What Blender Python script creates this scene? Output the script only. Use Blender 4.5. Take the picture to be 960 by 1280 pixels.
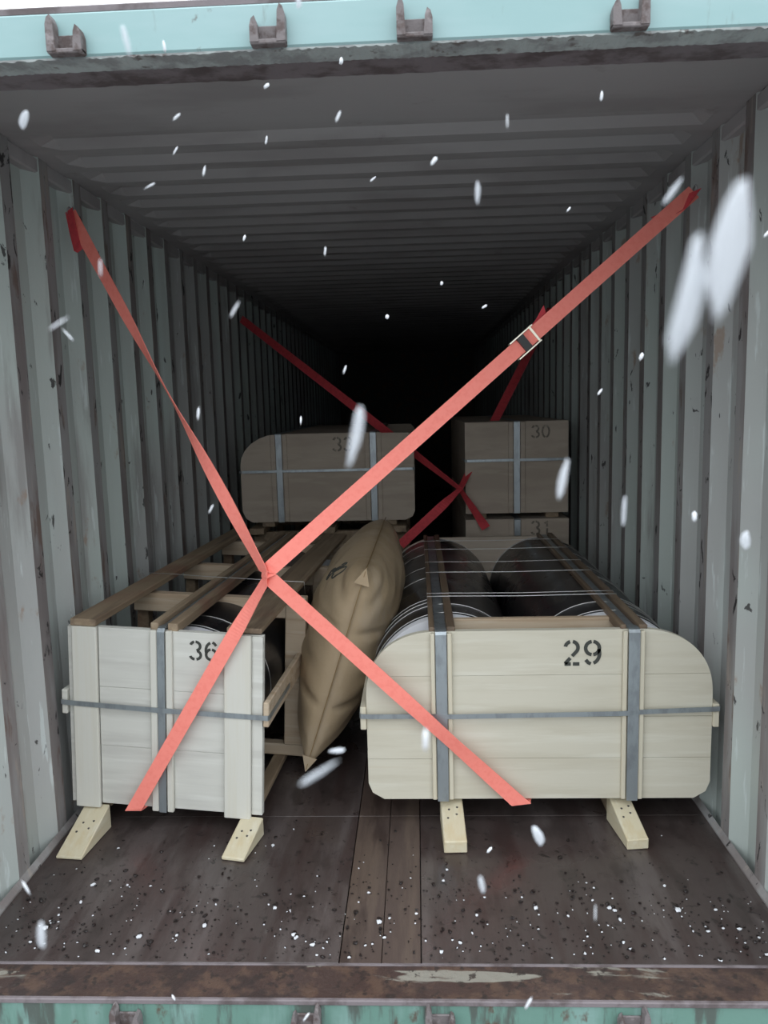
import bpy, bmesh, math, random
from mathutils import Vector, Matrix
random.seed(11)
S = bpy.context.scene
for o in list(bpy.data.objects):
    bpy.data.objects.remove(o, do_unlink=True)
COL = S.collection
R = math.radians

# ------------------------------------------------------------------ camera, sky, exposure
def make_camera():
    cx, d, cz, yaw, pitch, roll, f = .1396, 1.8284, 1.5101, .044, -.1382, -.0259, 982.
    fw = Vector((-math.sin(yaw)*math.cos(pitch), math.cos(yaw)*math.cos(pitch), math.sin(pitch)))
    r = fw.cross(Vector((0, 0, 1))).normalized()
    u = r.cross(fw)
    c, s = math.cos(roll), math.sin(roll)
    r2, u2 = c*r + s*u, -s*r + c*u
    m = Matrix(((r2.x, u2.x, -fw.x, cx), (r2.y, u2.y, -fw.y, -d), (r2.z, u2.z, -fw.z, cz), (0, 0, 0, 1)))
    cam = bpy.data.cameras.new('camera')
    cam.sensor_fit = 'HORIZONTAL'
    cam.sensor_width = 36
    cam.lens = 36*f/960
    cam.clip_start = .02
    cam.dof.use_dof = True
    cam.dof.focus_distance = 3.0
    cam.dof.aperture_fstop = cam.lens/4.0
    o = bpy.data.objects.new('camera', cam)
    COL.objects.link(o)
    o.matrix_world = m
    S.camera = o
make_camera()
W = bpy.data.worlds.new('overcast_sky')
S.world = W
W.use_nodes = True
wb = W.node_tree.nodes['Background']
wb.inputs['Color'].default_value = (.90, .95, 1.0, 1)
def overcast():
    # standard overcast sky: luminance L = Lz (1 + 2 sin(elevation)) / 3, the same all round
    N, L = W.node_tree.nodes, W.node_tree.links
    tc = N.new('ShaderNodeTexCoord'); sp = N.new('ShaderNodeSeparateXYZ')
    L.new(tc.outputs['Generated'], sp.inputs[0])
    mr = N.new('ShaderNodeMapRange')
    mr.inputs['From Min'].default_value = 0; mr.inputs['From Max'].default_value = 1
    mr.inputs['To Min'].default_value = SKY/3; mr.inputs['To Max'].default_value = SKY
    L.new(sp.outputs['Z'], mr.inputs['Value']); L.new(mr.outputs[0], wb.inputs['Strength'])
SKY = 1.9
overcast()
S.view_settings.view_transform = 'Standard'
S.view_settings.look = 'None'
S.view_settings.exposure = 1.0
S.view_settings.gamma = 1
S.view_settings.use_curve_mapping = False

# ------------------------------------------------------------------ mesh builder
class MB:
    def __init__(s): s.v = []; s.f = []; s.smooth = []
    def add(s, vs, fs, smooth=False, M=None):
        b = len(s.v)
        s.v += [tuple(M @ Vector(v)) if M else tuple(v) for v in vs]
        s.f += [tuple(b+i for i in f) for f in fs]
        s.smooth += [smooth]*len(fs)
        return s
    def box(s, x0, x1, y0, y1, z0, z1, ch=.0, M=None):
        """box with chamfered long edges"""
        if ch <= 0:
            vs = [(x, y, z) for x in (x0, x1) for y in (y0, y1) for z in (z0, z1)]
            return s.add(vs, [(0, 1, 3, 2), (4, 6, 7, 5), (0, 4, 5, 1), (2, 3, 7, 6), (0, 2, 6, 4), (1, 5, 7, 3)], M=M)
        bm = bmesh.new()
        bmesh.ops.create_cube(bm, size=1)
        for v in bm.verts:
            v.co = Vector((x0 if v.co.x < 0 else x1, y0 if v.co.y < 0 else y1, z0 if v.co.z < 0 else z1))
        bmesh.ops.bevel(bm, geom=bm.edges[:], offset=ch, segments=1, affect='EDGES')
        bm.verts.index_update()
        s.add([v.co.copy() for v in bm.verts], [[v.index for v in f.verts] for f in bm.faces], M=M)
        bm.free()
        return s
    def prism(s, poly, y0, y1, M=None):
        """polygon in (x, z), extruded along y"""
        n = len(poly)
        vs = [(x, y0, z) for x, z in poly] + [(x, y1, z) for x, z in poly]
        fs = [tuple(range(n)), tuple(range(2*n-1, n-1, -1))] + [(i, i+n, (i+1) % n+n, (i+1) % n) for i in range(n)]
        return s.add(vs, fs, M=M)
    def ribbon(s, pts, wid, th, nrm=None):
        """solid band through pts; wid = width vectors (full), th = thickness"""
        n = len(pts); vs = []
        for i in range(n):
            p = Vector(pts[i]); w = Vector(wid[i] if isinstance(wid, list) else wid)*.5
            t = (Vector(pts[min(i+1, n-1)])-Vector(pts[max(i-1, 0)])).normalized()
            k = t.cross(w).normalized()*th*.5
            vs += [p-w-k, p+w-k, p+w+k, p-w+k]
        fs = [(0, 3, 2, 1), (4*n-4, 4*n-3, 4*n-2, 4*n-1)]
        for i in range(n-1):
            a = 4*i
            for j in range(4):
                fs.append((a+j, a+(j+1) % 4, a+4+(j+1) % 4, a+4+j))
        return s.add(vs, fs)
    def tube(s, pts, r, seg=6, closed=False):
        n = len(pts); vs = []; fs = []
        pts = [Vector(p) for p in pts]
        up = Vector((0, 1, .01))
        for i in range(n):
            a = pts[i-1] if (i or closed) else pts[i]
            b = pts[(i+1) % n] if (i < n-1 or closed) else pts[i]
            t = (b-a).normalized()
            e = up if abs(t.dot(up)) < .95 else Vector((1, 0, 0))
            x = t.cross(e).normalized(); y = t.cross(x)
            vs += [pts[i]+(x*math.cos(k*2*math.pi/seg)+y*math.sin(k*2*math.pi/seg))*r for k in range(seg)]
        for i in range(n if closed else n-1):
            for k in range(seg):
                a, b = i*seg, ((i+1) % n)*seg
                fs.append((a+k, a+(k+1) % seg, b+(k+1) % seg, b+k))
        if not closed:
            fs += [tuple(range(seg-1, -1, -1)), tuple(range((n-1)*seg, n*seg))]
        return s.add(vs, fs, smooth=True)
    def cyl(s, cx, cz, r, y0, y1, seg=72, rings=1):
        """cylinder along y"""
        vs = []; fs = []
        for j in range(rings+1):
            y = y0+(y1-y0)*j/rings
            vs += [(cx+r*math.cos(2*math.pi*i/seg), y, cz+r*math.sin(2*math.pi*i/seg)) for i in range(seg)]
        for j in range(rings):
            for i in range(seg):
                a, b = j*seg+i, j*seg+(i+1) % seg
                fs.append((a, b, b+seg, a+seg))
        s.add(vs, fs, smooth=True)
        s.add(vs[:seg], [tuple(range(seg-1, -1, -1))])
        return s.add(vs[-seg:], [tuple(range(seg))])
    def strokes(s, lines, w, y):
        """flat print: polylines in (x, z) at depth y"""
        for ln in lines:
            vs = []
            n = len(ln)
            for i, (x, z) in enumerate(ln):
                a = ln[max(i-1, 0)]; b = ln[min(i+1, n-1)]
                dx, dz = b[0]-a[0], b[1]-a[1]
                l = math.hypot(dx, dz) or 1
                nx, nz = -dz/l*w/2, dx/l*w/2
                vs += [(x+nx, y, z+nz), (x-nx, y, z-nz)]
            s.add(vs, [(2*i, 2*i+1, 2*i+3, 2*i+2) for i in range(n-1)])
        return s
    def build(s, name, mat, parent=None, fix=True):
        me = bpy.data.meshes.new(name)
        me.from_pydata(s.v, [], s.f)
        me.polygons.foreach_set('use_smooth', s.smooth)
        if fix:
            bm = bmesh.new(); bm.from_mesh(me)
            bmesh.ops.recalc_face_normals(bm, faces=bm.faces[:])
            bm.to_mesh(me); bm.free()
        me.materials.append(mat)
        o = bpy.data.objects.new(name, me)
        COL.objects.link(o)
        if parent: o.parent = parent
        return o

def tag(o, label=None, cat=None, group=None, kind=None):
    if label: o['label'] = label
    if cat: o['category'] = cat
    if group: o['group'] = group
    if kind: o['kind'] = kind
    return o
def thing(name, label, cat, loc=(0, 0, 0), rot=(0, 0, 0), group=None):
    o = bpy.data.objects.new(name, None)
    o.empty_display_size = .1
    COL.objects.link(o)
    o.location = loc; o.rotation_euler = rot
    return tag(o, label, cat, group)
def struct(name, mb, mat, parent=None):
    o = mb.build(name, mat, parent)
    if parent is None: o['kind'] = 'structure'
    return o
def recentre(o, p):
    p = Vector(p)
    o.data.transform(Matrix.Translation(-p)); o.location = p
    return o

# ------------------------------------------------------------------ materials
def mat(name, base, layers=(), rough=.6, rough_var=0, metal=0, bump=None, spec=.5, coord='Object', trans=None):
    """layers: (colour, (sx,sy,sz), lo, hi, detail, strength, distortion) mixed over base through noise masks"""
    m = bpy.data.materials.new(name)
    m.use_nodes = True
    N = m.node_tree.nodes; L = m.node_tree.links
    b = N['Principled BSDF']
    tc = N.new('ShaderNodeTexCoord')
    def noise(sc, detail, dist=0):
        mp = N.new('ShaderNodeMapping'); mp.inputs['Scale'].default_value = sc
        mp.inputs['Location'].default_value = [random.uniform(-9, 9) for _ in range(3)]
        L.new(tc.outputs[coord], mp.inputs['Vector'])
        n = N.new('ShaderNodeTexNoise'); n.inputs['Scale'].default_value = 1
        n.inputs['Detail'].default_value = detail; n.inputs['Roughness'].default_value = .6
        n.inputs['Distortion'].default_value = dist
        L.new(mp.outputs[0], n.inputs['Vector'])
        return n.outputs['Fac']
    col = None
    for ly in layers:
        c, sc, lo, hi, det, st = ly[:6]
        fac = noise(sc, det, ly[6] if len(ly) > 6 else 0)
        mr = N.new('ShaderNodeMapRange'); mr.interpolation_type = 'SMOOTHSTEP'
        mr.inputs['From Min'].default_value = lo; mr.inputs['From Max'].default_value = hi
        mr.inputs['To Min'].default_value = 0; mr.inputs['To Max'].default_value = st
        L.new(fac, mr.inputs['Value'])
        mx = N.new('ShaderNodeMix'); mx.data_type = 'RGBA'
        L.new(mr.outputs[0], mx.inputs['Factor'])
        if col: L.new(col, mx.inputs[6])
        else: mx.inputs[6].default_value = (*base, 1)
        mx.inputs[7].default_value = (*c, 1)
        col = mx.outputs[2]
    if col: L.new(col, b.inputs['Base Color'])
    else: b.inputs['Base Color'].default_value = (*base, 1)
    b.inputs['Roughness'].default_value = rough
    if rough_var:
        mr = N.new('ShaderNodeMapRange')
        mr.inputs['From Min'].default_value = .35; mr.inputs['From Max'].default_value = .65
        mr.inputs['To Min'].default_value = max(.05, rough-rough_var); mr.inputs['To Max'].default_value = min(1, rough+rough_var)
        L.new(noise((3, 3, 3), 4), mr.inputs['Value']); L.new(mr.outputs[0], b.inputs['Roughness'])
    b.inputs['Metallic'].default_value = metal
    b.inputs['Specular IOR Level'].default_value = spec
    if bump:
        sc, det, st, dist = bump
        bn = N.new('ShaderNodeBump'); bn.inputs['Strength'].default_value = st; bn.inputs['Distance'].default_value = dist
        L.new(noise(sc, det), bn.inputs['Height']); L.new(bn.outputs[0], b.inputs['Normal'])
    return m

M = {}
M['wall'] = mat('aged_green_paint', (.45, .505, .475), [
    ((.40, .405, .395), (.9, .9, .5), .42, .58, 3, .9),
    ((.53, .61, .58), (3, 3, .35), .52, .66, 4, .7),
    ((.24, .23, .22), (7, 7, .9), .55, .68, 8, .65),
    ((.30, .21, .15), (7, 7, 4), .63, .70, 8, .7),
    ((.60, .66, .65), (30, 30, 3), .60, .66, 6, .6),
    ((.025, .022, .022), (20, 20, 9), .655, .685, 6, .9, .6)], rough=.55, rough_var=.12, bump=((30, 30, 8), 6, .3, .004))
M['scuffed'] = mat('scuffed_paint', (.29, .285, .28), [
    ((.20, .175, .17), (6, 6, 1.0), .43, .58, 4, .85),
    ((.34, .30, .26), (18, 18, 3), .57, .64, 6, .6),
    ((.15, .10, .08), (14, 14, 3), .58, .66, 8, .8),
    ((.018, .016, .016), (20, 20, 9), .615, .645, 6, .95, .9)], rough=.65, bump=((40, 40, 10), 6, .35, .004))
M['roof'] = mat('grey_roof_paint', (.38, .365, .365), [
    ((.30, .282, .28), (1.2, 3, 1), .42, .62, 4, .8),
    ((.17, .14, .13), (5, 5, 5), .63, .75, 8, .6),
    ((.40, .40, .40), (.6, 9, 1), .55, .75, 4, .35)], rough=.6, bump=((12, 12, 12), 6, .15, .004))
M['teal'] = mat('teal_paint', (.26, .41, .41), [
    ((.31, .45, .455), (1.5, 6, 6), .45, .65, 4, .7),
    ((.17, .20, .18), (22, 22, 5), .62, .74, 8, .7),
    ((.10, .06, .045), (9, 9, 9), .66, .72, 8, .9)], rough=.45, bump=((18, 18, 18), 5, .15, .003))
M['teal_worn'] = mat('worn_teal_paint', (.12, .23, .19), [
    ((.19, .31, .28), (9, 9, 1.5), .5, .66, 5, .8),
    ((.07, .08, .07), (16, 16, 2.5), .50, .62, 8, .9),
    ((.09, .04, .025), (12, 12, 7), .60, .68, 8, .9)], rough=.5, bump=((25, 25, 25), 6, .4, .004))
M['lip'] = mat('worn_lip_paint', (.40, .44, .43), [
    ((.24, .245, .245), (14, 14, 14), .42, .6, 8, .85),
    ((.09, .06, .05), (25, 25, 25), .58, .68, 6, .8),
    ((.30, .33, .33), (10, 30, 30), .6, .7, 5, .6)], rough=.7, bump=((50, 50, 50), 6, .6, .006))
M['rubber'] = mat('black_rubber', (.015, .015, .017), rough=.7)
M['rust'] = mat('rusted_steel', (.055, .034, .029), [
    ((.095, .058, .042), (18, 18, 18), .45, .6, 8, .9),
    ((.035, .024, .022), (10, 10, 10), .52, .64, 6, .9),
    ((.27, .26, .22), (2.2, 14, 14), .565, .61, 8, .85, .6),
    ((.03, .022, .02), (34, 34, 34), .56, .62, 6, .9)], rough=.5, rough_var=.2, bump=((60, 60, 60), 8, .7, .005))
M['rust_plate'] = mat('dull_purple_rust', (.18, .155, .162), [
    ((.085, .066, .066), (10, 14, 10), .45, .62, 8, .9),
    ((.15, .13, .13), (4, 20, 20), .55, .7, 5, .5)], rough=.7, bump=((30, 30, 30), 6, .5, .005))
M['keeper'] = mat('worn_rusty_bracket', (.17, .15, .15), [((.08, .055, .05), (30, 30, 30), .45, .6, 6, .85), ((.30, .27, .27), (26, 26, 26), .56, .68, 5, .7)], rough=.7, bump=((60, 60, 60), 5, .5, .004))
M['steel_dark'] = mat('dirty_steel_and_far_gloom', (.06, .055, .055), [((.10, .06, .045), (12, 12, 12), .5, .65, 8, .8)], rough=.6)
M['ply_floor'] = mat('wet_plywood_floor', (.058, .044, .041), [
    ((.100, .083, .079), (5, .8, 1), .46, .6, 8, .85),
    ((.030, .022, .020), (9, 4, 9), .52, .64, 8, .6),
    ((.040, .024, .022), (12, 1.5, 3), .48, .66, 6, .7),
    ((.085, .032, .025), (1.1, .6, 1), .55, .7, 3, .7),
    ((.018, .014, .013), (26, 26, 26), .60, .66, 5, .75, .4),
    ((.15, .135, .13), (40, 6, 40), .68, .76, 6, .5)], rough=.38, rough_var=.18, bump=((40, 12, 40), 8, .35, .004))
M['ply_strip'] = mat('brown_floor_plank', (.078, .055, .046), [
    ((.12, .088, .068), (14, 1.5, 3), .5, .66, 6, .7),
    ((.04, .026, .022), (9, 2, 9), .5, .64, 8, .85)], rough=.5, rough_var=.15, bump=((40, 8, 40), 8, .4, .004))
M['panel'] = mat('white_plywood', (.55, .52, .425), [
    ((.49, .455, .36), (1.6, 1, 16), .42, .64, 5, .75),
    ((.61, .59, .50), (2.0, 1, 30), .5, .7, 5, .7),
    ((.50, .43, .31), (1, 1, 60), .62, .74, 4, .35),
    ((.30, .27, .22), (5, 5, 14), .73, .78, 6, .5)], rough=.7, bump=((4, 4, 90), 5, .2, .002))
M['panel_white'] = mat('whitewashed_board', (.58, .575, .525), [
    ((.49, .48, .44), (1.6, 1, 16), .42, .64, 5, .75),
    ((.66, .66, .61), (2.0, 1, 30), .5, .7, 5, .7),
    ((.36, .35, .33), (5, 5, 40), .70, .78, 6, .5)], rough=.7, bump=((4, 4, 90), 5, .25, .002))
M['cleat'] = mat('pale_pine_cleat', (.56, .52, .41), [
    ((.55, .49, .36), (60, 60, 2), .45, .66, 5, .7), ((.42, .33, .2), (14, 14, 3), .70, .8, 4, .6)], rough=.65, bump=((80, 80, 3), 4, .2, .002))
M['cleat_white'] = mat('whitewashed_cleat', (.60, .59, .53), [
    ((.58, .56, .48), (60, 60, 2), .45, .66, 5, .7), ((.45, .40, .3), (14, 14, 4), .70, .8, 4, .5)], rough=.65, bump=((80, 80, 3), 4, .2, .002))
M['chock'] = mat('fresh_pine', (.58, .52, .37), [
    ((.55, .46, .29), (40, 3, 40), .48, .66, 5, .7), ((.64, .60, .48), (25, 2, 25), .55, .7, 4, .6),
    ((.25, .17, .1), (30, 20, 30), .73, .77, 4, .7)], rough=.6, bump=((60, 4, 60), 4, .25, .002))
M['timber'] = mat('weathered_timber', (.25, .185, .12), [
    ((.36, .28, .19), (30, 1.5, 30), .46, .66, 5, .8),
    ((.12, .08, .055), (16, 1.2, 16), .5, .68, 6, .75),
    ((.20, .09, .06), (2, 2, 2), .56, .7, 3, .6)], rough=.7, bump=((60, 3, 60), 5, .3, .003))
M['timber_wet'] = mat('wet_dark_timber', (.15, .105, .07), [((.21, .155, .10), (30, 1.5, 30), .46, .66, 5, .8), ((.07, .05, .036), (16, 1.2, 16), .5, .68, 6, .75)], rough=.5, bump=((60, 3, 60), 5, .3, .003))
M['timber_pale'] = mat('pale_cross_timber', (.50, .40, .29), [
    ((.40, .29, .19), (1.5, 30, 30), .46, .66, 5, .8),
    ((.56, .48, .37), (2, 40, 40), .52, .68, 5, .6),
    ((.16, .10, .07), (6, 6, 6), .69, .78, 6, .7)], rough=.7, bump=((3, 60, 60), 5, .3, .003))
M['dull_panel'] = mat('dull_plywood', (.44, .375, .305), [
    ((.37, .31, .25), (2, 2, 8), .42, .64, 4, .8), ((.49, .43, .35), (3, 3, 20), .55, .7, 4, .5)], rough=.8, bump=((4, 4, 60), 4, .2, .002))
M['ink'] = mat('stencil_ink', (.045, .048, .042), [((.22, .21, .18), (60, 60, 60), .60, .72, 6, .7)], rough=.8)
M['ink_faint'] = mat('faded_stencil_ink', (.16, .14, .115), [((.30, .27, .22), (45, 45, 45), .48, .62, 6, .8)], rough=.8)
M['galv'] = mat('galvanised_band', (.36, .40, .42), [((.26, .285, .30), (30, 30, 12), .45, .65, 5, .7)], rough=.42, metal=.75)
M['wire'] = mat('bright_wire', (.62, .62, .60), rough=.35, metal=.9)
M['film'] = mat('black_film', (.010, .010, .012), [((.022, .022, .027), (8, 1.6, 8), .52, .72, 5, .8)],
                rough=.30, rough_var=.06, bump=((18, 5, 18), 3, .12, .005))
M['foam'] = mat('white_foam', (.74, .75, .78), [((.62, .63, .68), (12, 12, 12), .5, .7, 4, .5)], rough=.85)
M['kraft'] = mat('kraft_paper', (.42, .32, .205), [
    ((.34, .25, .15), (3, 3, 3), .45, .65, 4, .8),
    ((.46, .375, .275), (5, 5, 2), .56, .72, 5, .6)], rough=.42, rough_var=.1, bump=((9, 9, 9), 4, .3, .02))
M['kraft_seam'] = mat('kraft_seam_tape', (.23, .15, .06), [((.30, .21, .09), (20, 20, 20), .5, .66, 4, .7)], rough=.4)
M['strap'] = mat('orange_red_webbing', (.95, .27, .215), [((.90, .22, .175), (60, 60, 60), .45, .65, 4, .6)], rough=.75, bump=((300, 300, 300), 2, .25, .001))
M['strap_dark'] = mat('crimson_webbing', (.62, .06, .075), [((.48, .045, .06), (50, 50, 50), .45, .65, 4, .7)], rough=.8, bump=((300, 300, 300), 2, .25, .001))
M['buckle'] = mat('zinc_buckle', (.80, .76, .62), rough=.3, metal=.7)
M['black_steel'] = mat('black_buckle_bar', (.02, .02, .02), rough=.4)
M['snow'] = mat('wet_snow', (.66, .68, .71), rough=.8)
M['loose_snow'] = mat('loose_wet_flake', (.66, .69, .73), rough=.8)      # airy aggregate of crystals: part of the light passes through
M['loose_snow'].node_tree.nodes['Principled BSDF'].inputs['Alpha'].default_value = .5
M['dirt'] = mat('wet_dirt', (.016, .011, .010), rough=.35)
M['ground'] = mat('wet_yard', (.17, .17, .17), [((.38, .38, .39), (.6, .6, .6), .5, .65, 6, .8), ((.12, .115, .11), (1.7, 1.7, 1.7), .6, .7, 6, .8)], rough=.7, bump=((6, 6, 6), 6, .5, .03))

# ------------------------------------------------------------------ the container (the setting)
YE = 12.02
struct('ground', MB().box(-70, 70, -70, 70, -.30, -.19), M['ground'])
def corrugated(period, flat_in, slope, flat_out, depth, y0, y_start, y1):
    """(y, d) profile, d = 0 on inner flats, depth on the outer ones; also the segment kind"""
    pts = [(y0, 0)]
    y = y_start
    while y + period < y1:
        pts += [(y+flat_in, 0), (y+flat_in+slope, depth), (y+flat_in+slope+flat_out, depth), (y+period, 0)]
        y += period
    pts.append((y1, 0))
    return pts
def wall(name, sgn, y_start):
    prof = corrugated(.276, .070, .068, .070, .036, .10, y_start, YE)
    mb = MB(); vs = []; fs = []
    n = len(prof)
    for y, d in prof:
        x = sgn*(1.164+d)
        vs += [(x, y, -.03), (x, y, 2.40), (x+sgn*.004, y, -.03), (x+sgn*.004, y, 2.40)]
    for i in range(n-1):
        a, b = 4*i, 4*i+4
        fs += [(a, a+1, b+1, b), (a+2, b+2, b+3, a+3), (a+1, a+3, b+3, b+1), (a, b, b+2, a+2)]
    fs += [(0, 2, 3, 1), (4*n-4, 4*n-3, 4*n-1, 4*n-2)]
    mb.add(vs, fs)
    o = struct(name, mb, M['wall'])
    o.data.materials.append(M['scuffed'])         # the inner flats are the ones cargo has scraped
    for i in range(n-1):
        if prof[i][1] == 0 and prof[i+1][1] == 0:
            o.data.polygons[4*i].material_index = 1
    return o
wl = wall('wall_left', -1, .735-.276*2)
wr = wall('wall_right', 1, .690-.276*2)
struct('wall_back', MB().box(-1.2, 1.2, YE, YE+.04, -.03, 2.42), M['steel_dark'])  # darker than the side walls: gloom of the far end put into its colour
def roof():
    prof = corrugated(.2, .05, .05, .05, .022, .05, .75, YE)
    xs = [(-1.178, 0), (-1.10, 0), (-1.05, 1), (1.05, 1), (1.10, 0), (1.178, 0)]
    vs = []; fs = []
    for y, d in prof:
        vs += [(x, y, 2.39+d*k) for x, k in xs] + [(x, y, 2.394+d*k) for x, k in xs]
    k = 12; m = len(prof)
    for i in range(m-1):
        for j in range(5):
            a = i*k+j; b = a+k
            fs += [(a, a+1, b+1, b), (a+6, b+6, b+7, a+7)]
        a = i*k; b = a+k
        fs += [(a, b, b+6, a+6), (a+5, a+11, b+11, b+5)]
    for j in range(5):
        a = j; fs.append((a, a+6, a+7, a+1)); a = (m-1)*k+j; fs.append((a, a+1, a+7, a+6))
    return struct('ceiling', MB().add(vs, fs), M['roof'])
roof()
for i, sg in enumerate((-1, 1)):
    a, b = sorted((sg*1.166, sg*1.235))
    struct('trim_%d' % (3+i), MB().box(a, b, .10, YE, 2.335, 2.388, .006), M['roof'])       # top side rails
    a, b = sorted((sg*1.150, sg*1.235))
    struct('trim_%d' % (5+i), MB().box(a, b, -.02, .10, -.17, 2.40, .006), M['teal'])        # corner posts
    a, b = sorted((sg*1.163, sg*1.142))
    struct('baseboard_%s' % ('left', 'right')[i], MB().prism([(sg*1.1635, -.005), (sg*1.150, -.005), (sg*1.150, .006), (sg*1.1635, .024)], .12, YE-.02), M['scuffed'])

def keeper(parent, x, z, lean=0):
    """cam keeper of a locking bar: back plate, floor and two unequal pointed ears"""
    mb = MB()
    mb.box(x-.033, x+.033, -.025, -.019, z-.028, z+.012, .002)
    for sg, tall in ((-1, lean > 0), (1, lean < 0)):
        h = .022 if tall else 0
        mb.prism([(x+sg*.038, z-.030), (x+sg*.019, z-.030), (x+sg*.022, z+.008+h), (x+sg*.027, z+.022+h), (x+sg*.034, z+.016+h), (x+sg*.038, z+.002+h)], -.052, -.022)
    mb.box(x-.038, x+.038, -.050, -.024, z-.034, z-.024, .002)
    o = mb.build('cam_keeper', M['keeper'], parent)
    o['label'] = 'rusty steel bracket for a door locking bar'
# header: teal face, worn lip, rubber gap, rusty under-plate
hd = struct('trim_1', MB().box(-1.15, 1.15, -.02, .018, 2.276, 2.366, .004), M['teal'])
MB().box(-1.15, 1.15, -.012, .05, 2.3665, 2.384, .003).build('top_flange', M['rust_plate'], hd)
def ragged(x0, x1, y0, y1, z0, z1, n, amp, name, m, parent):
    vs = []; fs = []
    rr = random.Random(5)
    for i in range(n+1):
        x = x0+(x1-x0)*i/n
        j = rr.uniform(-amp, amp)
        vs += [(x, y0, z0+j), (x, y1, z0+rr.uniform(-amp, amp)*.6), (x, y1, z1), (x, y0, z1)]
    for i in range(n):
        a = 4*i
        for k in range(4): fs.append((a+k, a+(k+1) % 4, a+4+(k+1) % 4, a+4+k))
    fs += [(0, 3, 2, 1), (4*n, 4*n+1, 4*n+2, 4*n+3)]
    return MB().add(vs, fs).build(name, m, parent)
ragged(-1.15, 1.15, -.016, .052, 2.272, 2.30, 300, .0022, 'worn_lip', M['lip'], hd)
MB().box(-1.15, 1.15, .0525, .068, 2.290, 2.33).build('rubber_seal', M['rubber'], hd)
ragged(-1.15, 1.15, .0685, .162, 2.282, 2.388, 120, .002, 'under_plate', M['rust_plate'], hd)
for x, l in ((-.600, 1), (-.160, -1), (.152, 1), (.603, -1)):
    keeper(hd, x, 2.306, l)
# sill: rusty threshold plate with a raised lip, teal face below
sl = struct('trim_2', MB().box(-1.15, 1.15, -.02, .112, -.17, -.006, .003), M['teal_worn'])
MB().box(-1.15, 1.15, -.0185, .1125, -.0055, -.001).build('threshold_plate', M['rust'], sl)
MB().box(-1.15, 1.15, -.024, -.012, -.012, .003, .0025).build('sill_lip', M['rust_plate'], sl)
MB().box(-1.15, 1.15, .106, .114, -.004, .0025, .001).build('floor_edge_strip', M['rust_plate'], sl)
for x, l in ((-.637, 1), (-.172, -1), (.170, 1), (.653, -1)):
    keeper(sl, x, -.046, l)

# floor: slab, sheets of plywood with recessed joints, a darker centre plank
fl = struct('floor', MB().box(-1.2, 1.2, .1145, YE, -.16, -.030), M['steel_dark'])
rows = [.116, .885] + [.885+1.22*k for k in range(1, 10)] + [YE]
g = .0022
for i in range(len(rows)-1):
    y0, y1 = rows[i]+g/2, rows[i+1]-g/2
    for nm, x0, x1, mt in (('plywood_sheet', -1.160, -.103, 'ply_floor'), ('centre_plank', -.100, .014, 'ply_strip'),
                           ('centre_plank', .016, .122, 'ply_strip'), ('plywood_sheet', .125, 1.162, 'ply_floor')):
        dz = random.uniform(-.0012, .0)
        MB().box(x0, x1, y0, y1, -.029, dz, .0012).build(nm, M[mt], fl)

# ------------------------------------------------------------------ stencil digits
def arc(cx, cz, rx, rz, a0, a1, n=14):
    return [(cx+rx*math.cos(R(a0+(a1-a0)*i/n)), cz+rz*math.sin(R(a0+(a1-a0)*i/n))) for i in range(n+1)]
NINE = [arc(.33, .68, .27, .27, 97, 263), arc(.33, .68, .27, .27, 277, 443), arc(.27, .46, .34, .42, 25, -72), [(.27, .03), (.17, .08), (.07, .20)]]
DIG = {'2': [arc(.31, .71, .25, .25, 170, 105), arc(.31, .71, .25, .25, 80, -42) + [(.33, .36)], [(.26, .28), (.05, .05)],
             [(.03, .035), (.28, .035)], [(.36, .035), (.62, .035)]],
       '9': NINE,
       '3': [arc(.30, .73, .25, .23, 165, 105), arc(.30, .73, .25, .23, 88, -78), arc(.30, .26, .28, .23, 70, -80), arc(.30, .26, .28, .23, -100, -165)],
       '6': [[(.66-x, 1-z) for x, z in l] for l in NINE],
       '1': [[(.15, .8), (.33, .97), (.33, .55)], [(.33, .45), (.33, .02)]],
       '0': [arc(.33, .5, .27, .46, 97, 263, 20), arc(.33, .5, .27, .46, 277, 443, 20)]}
def stencil(txt, x, z, h, y, parent, ink='ink'):
    for i, c in enumerate(txt):
        o = MB().strokes([[(x+(px+i*.80)*h, z+pz*h) for px, pz in l] for l in DIG[c]], .145*h, y).build('stencil_digit', M[ink], parent, fix=False)
        o['label'] = 'black stencilled figure %s on the end board' % c

# ------------------------------------------------------------------ outline helper and board cutting
def round_outline(w, h, a, b, p, ch):
    """end panel: big rounded upper corners (a wide, b high), chamfered lower corners"""
    pts = [(-w+ch, 0), (w-ch, 0), (w-.25*ch, .45*ch), (w, ch*1.1)]
    n = 18
    for i in range(n+1):
        t = math.pi/2*i/n
        pts.append((w-a+a*max(0, math.cos(t))**(2/p), h-b+b*max(0, math.sin(t))**(2/p)))
    for i in range(n+1):
        t = math.pi/2*(1-i/n)
        pts.append((-w+a-a*max(0, math.cos(t))**(2/p), h-b+b*max(0, math.sin(t))**(2/p)))
    pts += [(-w, ch*1.1), (-w+.25*ch, .45*ch)]
    return pts
def clip(poly, z, keep_above):
    out = []
    n = len(poly)
    for i in range(n):
        a, b = poly[i], poly[(i+1) % n]
        ia = (a[1] >= z) == keep_above; ib = (b[1] >= z) == keep_above
        if ia: out.append(a)
        if ia != ib:
            t = (z-a[1])/(b[1]-a[1]); out.append((a[0]+t*(b[0]-a[0]), z))
    return out
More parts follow.
